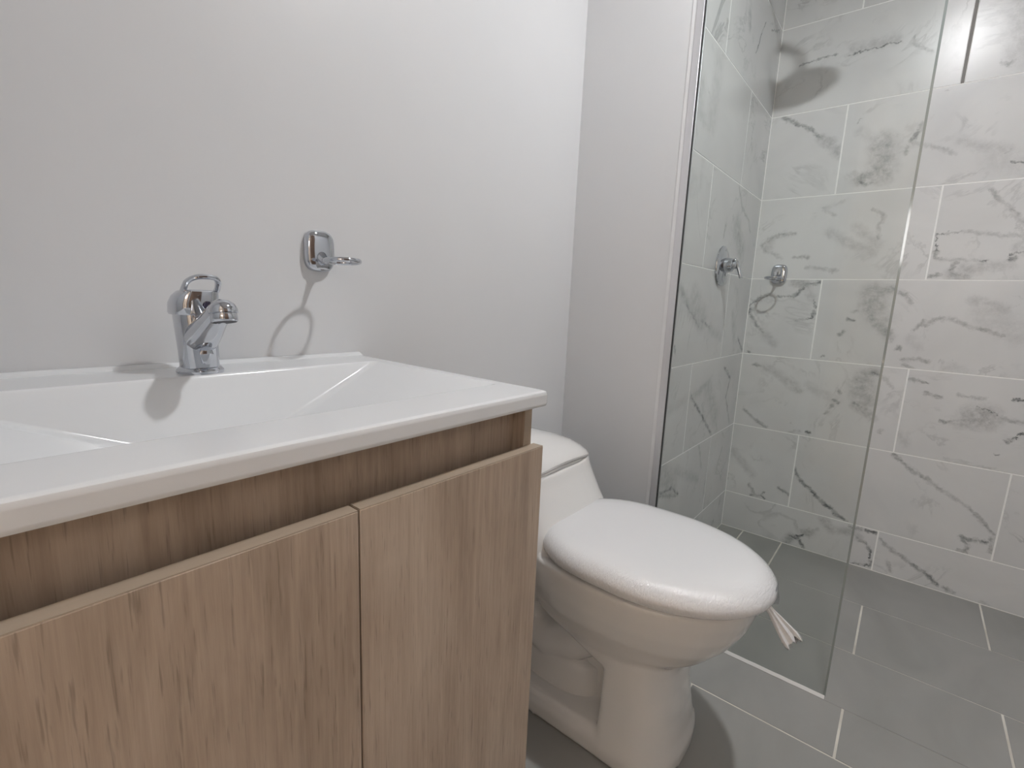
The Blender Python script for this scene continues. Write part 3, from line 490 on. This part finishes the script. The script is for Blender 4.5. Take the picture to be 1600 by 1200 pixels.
# ------------------------------------------------------------------ towel rings (one on the plain wall, one on the marble)
def towel_ring():
    t = thing('towel_ring', (-.0665, wy(-.0665)-.0005, 1.015), 'chrome towel ring on the plain white wall above the washbasin', 'towel ring', 'chrome towel rings')
    bm = bmesh.new()
    def rr(sx, sz, y): return [(p[0], y, p[1]) for p in [(q[0], q[1]) for q in superell(0, 0, 0, sx, sz, 3.4, 44)]]
    loft(bm, [rr(.0275, .0365, 0), rr(.0283, .0372, -.004), rr(.0278, .0368, -.009), rr(.0262, .0352, -.0130), rr(.0225, .0315, -.0158), rr(.012, .020, -.0172)])
    mesh_obj('wall_plate', bm, CHROME, t, smooth=True)
    bm = bmesh.new(); loft(bm, [superell(0, 0, 0, .011, .011, 2.4, 20) for _ in range(0)] or [[(sx*math.cos(a), y, zc+sz*math.sin(a)) for a in [2*PI*k/20 for k in range(20)]] for y, sx, sz, zc in ((-.013, .0125, .0145, -.013), (-.020, .0095, .0110, -.014), (-.030, .0060, .0060, -.017), (-.045, .0045, .0034, -.0185), (-.052, .0040, .0030, -.0195), (-.058, .0035, .0025, -.0195))]); mesh_obj('arm', bm, CHROME, t, smooth=True)
    bm = bmesh.new()
    tube(bm, [(.0305*math.cos(a), -.087+.0305*math.sin(a), -.0195-.0015*math.sin(a)) for a in [2*PI*k/40 for k in range(40)]], .0030, 10, closed=True, flat=1.35); mesh_obj('ring', bm, CHROME, t, smooth=True)
    t.rotation_euler = (0, 0, -.0286)
    return t
tr = towel_ring()
t2 = tr.copy(); COL.objects.link(t2)
for ch_ in list(tr.children):
    c2 = ch_.copy(); COL.objects.link(c2); c2.parent = t2
t2.location = (XF-.0004, -.4225, 1.082); t2.rotation_euler = (0, 0, -PI/2)
t2['label'] = 'chrome towel ring on the marble wall inside the shower'
# ------------------------------------------------------------------ shower valve
sv = thing('shower_valve', (1.195, YS-.0003, 1.083), 'chrome shower valve with round plate and lever on the marble wall', 'shower valve')
bm = bmesh.new(); lathe(bm, [(.064, 0), (.066, -.003), (.065, -.006), (.058, -.009), (.040, -.012), (.024, -.014), (.018, -.015)], (0, 0, 0), 'Y', 48); mesh_obj('escutcheon', bm, CHROME, sv, smooth=True)
bm = bmesh.new(); lathe(bm, [(.0245, -.013), (.0245, -.020), (.0225, -.030), (.0215, -.036), (.0180, -.0385), (.013, -.039), (.0125, -.048), (.010, -.050)], (0, 0, .002), 'Y', 36); mesh_obj('knob', bm, CHROME, sv, smooth=True)
bm = bmesh.new(); tube(bm, [(0, -.040, .022), (0, -.048, .014), (.001, -.054, -.002), (.002, -.060, -.020), (.003, -.066, -.040)], [.0045, .0058, .006, .0055, .0045], 14); mesh_obj('lever', bm, CHROME, sv, smooth=True)
# ------------------------------------------------------------------ shower head, above the frame; its shadow falls in the corner
shd = thing('rain_shower', (1.20, YS-.0003, 2.03), 'chrome rain shower head on a wall arm in the marble shower', 'shower head')
bm = bmesh.new(); lathe(bm, [(.028, 0), (.028, -.006), (.014, -.010)], (0, 0, 0), 'Y', 28); mesh_obj('flange', bm, CHROME, shd, smooth=True)
bm = bmesh.new(); tube(bm, [(0, -.005, 0), (0, -.12, .012), (0, -.19, .006), (0, -.225, -.018), (0, -.231, -.05)], .010, 14); mesh_obj('arm', bm, CHROME, shd, smooth=True)
bm = bmesh.new(); lathe(bm, [(.012, .045), (.018, .034), (.055, .018), (.078, .006), (.082, -.002), (.078, -.008)], (0, -.231, -.095), 'Z', 40); mesh_obj('spray_plate', bm, CHROME, shd, smooth=True)
# ------------------------------------------------------------------ glass shower screen
GX0, GX1, GY1, GY0, GZ = .7745, .7825, -.340, -.8175, 2.02
ss = thing('shower_screen', (GX0, -.57, 0), 'clear frameless glass shower screen held in an aluminium wall channel', 'shower screen')
def sb(name, m, b, bevel=0, lab=None):
    o = box(name, m, (b[0]-GX0, b[1]-GX0, b[2]+.57, b[3]+.57, b[4], b[5]), ss, bevel=bevel, seg=1)
    if lab: o['label'] = lab
    return o
sb('glass_pane', GLASS, (GX0, GX1, GY0+.0044, GY1+.004, .004, GZ))
bm = bmesh.new(); loft(bm, [[(x, y, z) for x, y in ((0, GY0+.0044+.57), (.00066, GY0+.57), (GX1-GX0-.0005, GY0+.57), (GX1-GX0, GY0+.0044+.57))] for z in (.004, GZ)])
mesh_obj('polished_edge', bm, GLASS_EDGE, ss)
bm = bmesh.new(); X = GX0
bx(bm, -.0075, -.0035, YS-.0195+.57, YS-.0002+.57, .0005, GZ+.002); bx(bm, .0115, .0155, YS-.0195+.57, YS-.0002+.57, .0005, GZ+.002); bx(bm, -.0035, .0115, YS-.0055+.57, YS-.0002+.57, .0005, GZ+.002)
mesh_obj('wall_channel', bm, ALU, ss, bevel=.0006, seg=1)
sb('gasket', RUBBER, (GX0-.003, GX0-.0003, YS-.0215, YS-.007, .001, GZ), lab='thin black rubber gasket')
bm = bmesh.new(); loft(bm, [[(-.0062+w, y, .0002), (.0012+w, y, .0002), (.0002+w, y, .0065), (-.0012+w, y, .0065)] for y, w in [(GY0+.57+.0015+(GY1-GY0-.004)*k/24, random.uniform(-.0005, .0005)) for k in range(25)]])
mesh_obj('silicone_bead', bm, SILI, ss)
# ------------------------------------------------------------------ toilet
TX = .388
to = thing('toilet', (TX, -.37, 0), 'white one-piece toilet with a plastic wrapped seat beside the vanity', 'toilet')
def egg(f0, f1, hw, z, e=2.2, n=56, eb=2.8, split=.50, x=0):
    """plan outline; f = distance from the wall"""
    fm = f0+(f1-f0)*split; out = []
    for k in range(n):
        t = 2*PI*k/n; c, s = math.cos(t), math.sin(t); ee = e if s >= 0 else eb
        u = hw*math.copysign(abs(c)**(2/ee), c); ln = (f1-fm) if s >= 0 else (fm-f0)
        v = ln*math.copysign(abs(s)**(2/ee), s)
        out.append((x+u, -(fm+v)+.37, z))
    return out
bm = bmesh.new()
# bowl
loft(bm, [egg(*a) for a in ((.40, .585, .120, .200, 2.2), (.30, .600, .128, .235, 2.2), (.24, .640, .142, .262, 2.2), (.22, .672, .158, .300, 2.15), (.215, .695, .170, .340, 2.1), (.21, .706, .176, .375, 2.1), (.21, .708, .177, .398, 2.1), (.212, .704, .173, .404, 2.1))])
# rear deck under and behind the seat, rising into the tank front
loft(bm, [egg(.012, a, w, z, 3.2, 56, 6, .5) for z, a, w in ((.262, .30, .140), (.30, .33, .158), (.36, .35, .172), (.40, .355, .177), (.430, .335, .180), (.46, .312, .182), (.49, .292, .184), (.52, .274, .185), (.548, .262, .186))])
# front column and foot
loft(bm, [egg(.455, a, w, z, 2.5, 56, 9, .35) for z, a, w in ((.0, .612, .140), (.03, .612, .140), (.055, .604, .134), (.10, .596, .126), (.16, .590, .122), (.21, .588, .121), (.25, .59, .12))])
# foot rail
loft(bm, [egg(.03, .58, w, z, 4, 56, 8, .5) for z, w in ((0, .140), (.035, .140), (.05, .135), (.058, .124))])
# core and rear post
loft(bm, [egg(.06, .54, .052, z, 4, 40, 6, .5) for z in (.02, .30)])
loft(bm, [egg(.012, .10, .12, z, 5, 40, 8, .5) for z in (.02, .30)])
body = mesh_obj('bowl_body', bm, PORCELAIN, to, smooth=True)
bm = bmesh.new()  # trapway bulging in the recess on both sides
for s in (-1, 1):
    tube(bm, [(s*.048, -f+.37, z) for f, z in ((.44, .235), (.40, .215), (.345, .175), (.29, .150), (.24, .165), (.205, .215), (.17, .25), (.13, .22), (.10, .14), (.10, .05))], [.04, .05, .054, .054, .05, .046, .044, .044, .044, .044], 20)
loft(bm, [egg(.20, .43, .092, z, 2.4, 40, 3, .5) for z in (.04, .13)])
trap = mesh_obj('trapway', bm, PORCELAIN, to, smooth=True)
for o, v in ((body, .005), (trap, .006)):
    r = o.modifiers.new('remesh', 'REMESH'); r.mode = 'VOXEL'; r.voxel_size = v; r.use_smooth_shade = True
    s = o.modifiers.new('smooth', 'SMOOTH'); s.factor = .5; s.iterations = 6
def sag(p):  # the lid joint dips toward both sides
    return (p[0], p[1], p[2]-.030*(p[0]/.19)**2)
bm = bmesh.new()
loft(bm, [[sag(p) for p in egg(.012, a, w, z, 3.2, 72, 6, .5)] for z, a, w in ((.520, .250, .180), (.5565, .2590, .1862), (.5580, .2575, .1845))]); mesh_obj('tank_rim', bm, PORCELAIN, to, smooth=True)
bm = bmesh.new()
dome = [(.5600, .2600, .1865), (.5625, .2640, .1895), (.5680, .2650, .1900), (.576, .2590, .1850), (.586, .2440, .1730), (.596, .2180, .1500), (.603, .1900, .1150), (.607, .165, .070), (.608, .150, .03)]
loft(bm, [[sag(p) if z < .59 else sag(p) for p in egg(.010+max(0, (z-.59))*3.0, a, w, z, 3.0, 72, 6, .5)] for z, a, w in dome]); mesh_obj('tank_lid', bm, PORCELAIN, to, smooth=True)
bm = bmesh.new(); lathe(bm, [(.020, 0), (.020, .004), (.017, .006), (.0, .006)], (0, .37-.13, .6075), 'Z', 28); mesh_obj('flush_button', bm, CHROME, to, smooth=True)
WRAP = new_mat('plastic_wrapped_foam', (.83, .825, .83), .30, .5, coat=1.0); nt = WRAP.node_tree; b = nt.nodes['Principled BSDF']
tc = nd(nt, 'ShaderNodeTexCoord'); mp = nd(nt, 'ShaderNodeMapping'); mp.inputs['Rotation'].default_value = (0, 0, .6); mp.inputs['Scale'].default_value = (70, 330, 90); lk(nt, tc.outputs['Object'], mp.inputs[0])
n1 = nd(nt, 'ShaderNodeTexNoise', Scale=1.0, Detail=3.0, Distortion=.8); lk(nt, mp.outputs[0], n1.inputs[0])
sxz = nd(nt, 'ShaderNodeSeparateXYZ'); lk(nt, tc.outputs['Object'], sxz.inputs[0]); mrz = nd(nt, 'ShaderNodeMapRange'); mrz.inputs[1].default_value = .458; mrz.inputs[2].default_value = .446; mrz.inputs[3].default_value = .02; mrz.inputs[4].default_value = .75; lk(nt, sxz.outputs['Z'], mrz.inputs[0])
bpn = nd(nt, 'ShaderNodeBump'); bpn.inputs['Distance'].default_value = .0026; lk(nt, mrz.outputs[0], bpn.inputs['Strength']); lk(nt, n1.outputs[0], bpn.inputs['Height']); lk(nt, bpn.outputs[0], b.inputs['Normal']); lk(nt, bpn.outputs[0], b.inputs['Coat Normal'])
bm = bmesh.new()
SE = [(.4085, .268, .708, .168), (.4095, .262, .722, .177), (.416, .258, .730, .184), (.424, .256, .733, .187), (.433, .257, .731, .186), (.442, .262, .724, .180), (.450, .269, .713, .170), (.4555, .277, .700, .157), (.4585, .288, .680, .140), (.4600, .310, .640, .110), (.4605, .36, .56, .06)]
rr_ = []
for z, a, c, w in SE:
    ring = egg(a, c, w, z, 2.05, 96, 2.9, .50)
    rr_.append([(p[0]*(1-.10*max(0, (p[1]-.0)/.12)), p[1], p[2]) for p in ring])
rng = random.Random(3)
for i, ring in enumerate(rr_):
    if 0 < i < 8:
        for k, p in enumerate(ring):
            j = noise.noise(Vector((k*.55, i*.8, 1.3)))*.0006
            l = math.hypot(p[0], p[1]+.13) or 1; ring[k] = (p[0]*(1+j/l), p[1]+(p[1]+.13)/l*j, p[2])
loft(bm, rr_); seat = mesh_obj('wrapped_seat_lid', bm, WRAP, to, smooth=True); seat['label'] = 'padded seat lid wrapped in crinkled clear plastic'
# tied tail of the wrapping, hanging at the tip
bm = bmesh.new(); tail = []
a0, a1 = Vector((-.004, .37-.722, .4045)), Vector((-.001, .37-.768, .3555))
dr = (a1-a0).normalized(); sd_ = dr.cross(Vector((.64, .77, 0))).normalized(); nn = dr.cross(sd_)
for k, (t, w, th) in enumerate(((-.15, .010, .005), (0, .0060, .005), (.15, .0068, .0045), (.4, .0105, .004), (.65, .0140, .0035), (.85, .0168, .003), (1.0, .0180, .0015))):
    ring = []
    for q in range(28):
        an = 2*PI*q/28; u = math.cos(an); v = math.sin(an)
        rag = ((.10*math.sin(q*2.4)+rng.uniform(-.06, .10)) if k == 6 else 0)
        ring.append(a0+(a1-a0)*(t+rag)+sd_*u*w+nn*(v*th+.0022*math.sin(u*8+k*.3)*min(1, t*2+.2)))
    tail.append(ring)
loft(bm, tail); tl = mesh_obj('tied_plastic_tail', bm, WRAP, to, smooth=True)
bm = bmesh.new()   # loose fold of clear film at the tip
loft(bm, [[(x+dx, .37-.7335-dy, z) for x, dy, z in ((-.002, -.004, .412), (.010, .003, .409), (.022, .002, .414), (.028, -.003, .426), (.028, -.006, .440), (.020, -.004, .447), (.004, -.004, .442), (-.003, -.003, .428))] for dx in (0, .0006)]); mesh_obj('loose_film_fold', bm, FILM, to, smooth=True)
bm = bmesh.new()   # small ruffles along the shrunk film seam
for f, sgn in ((.44, 1), (.485, 1), (.530, 1), (.575, 1), (.36, 1)):
    for z, a, c, w in (SE[4],):
        ring = egg(a, c, w, z, 2.05, 400, 2.9, .50); best = min((p for p in ring if p[0]*sgn > 0), key=lambda p: abs((.37-p[1])-f))
        px, py = best[0]*.995, best[1]
        for q in range(3):
            o1 = rng.uniform(-.010, .010); hh = rng.uniform(.003, .008)
            v = [bm.verts.new(t) for t in ((px, py+o1-.004, z-.003), (px, py+o1+.004, z-.003), (px+sgn*.004, py+o1, z+hh), (px-sgn*.003, py+o1, z))]
            for f3 in ((0, 1, 2), (0, 2, 3), (1, 3, 2), (0, 3, 1)): bm.faces.new([v[i] for i in f3])
mesh_obj('film_ruffles', bm, WRAP, to)['kind'] = 'stuff'
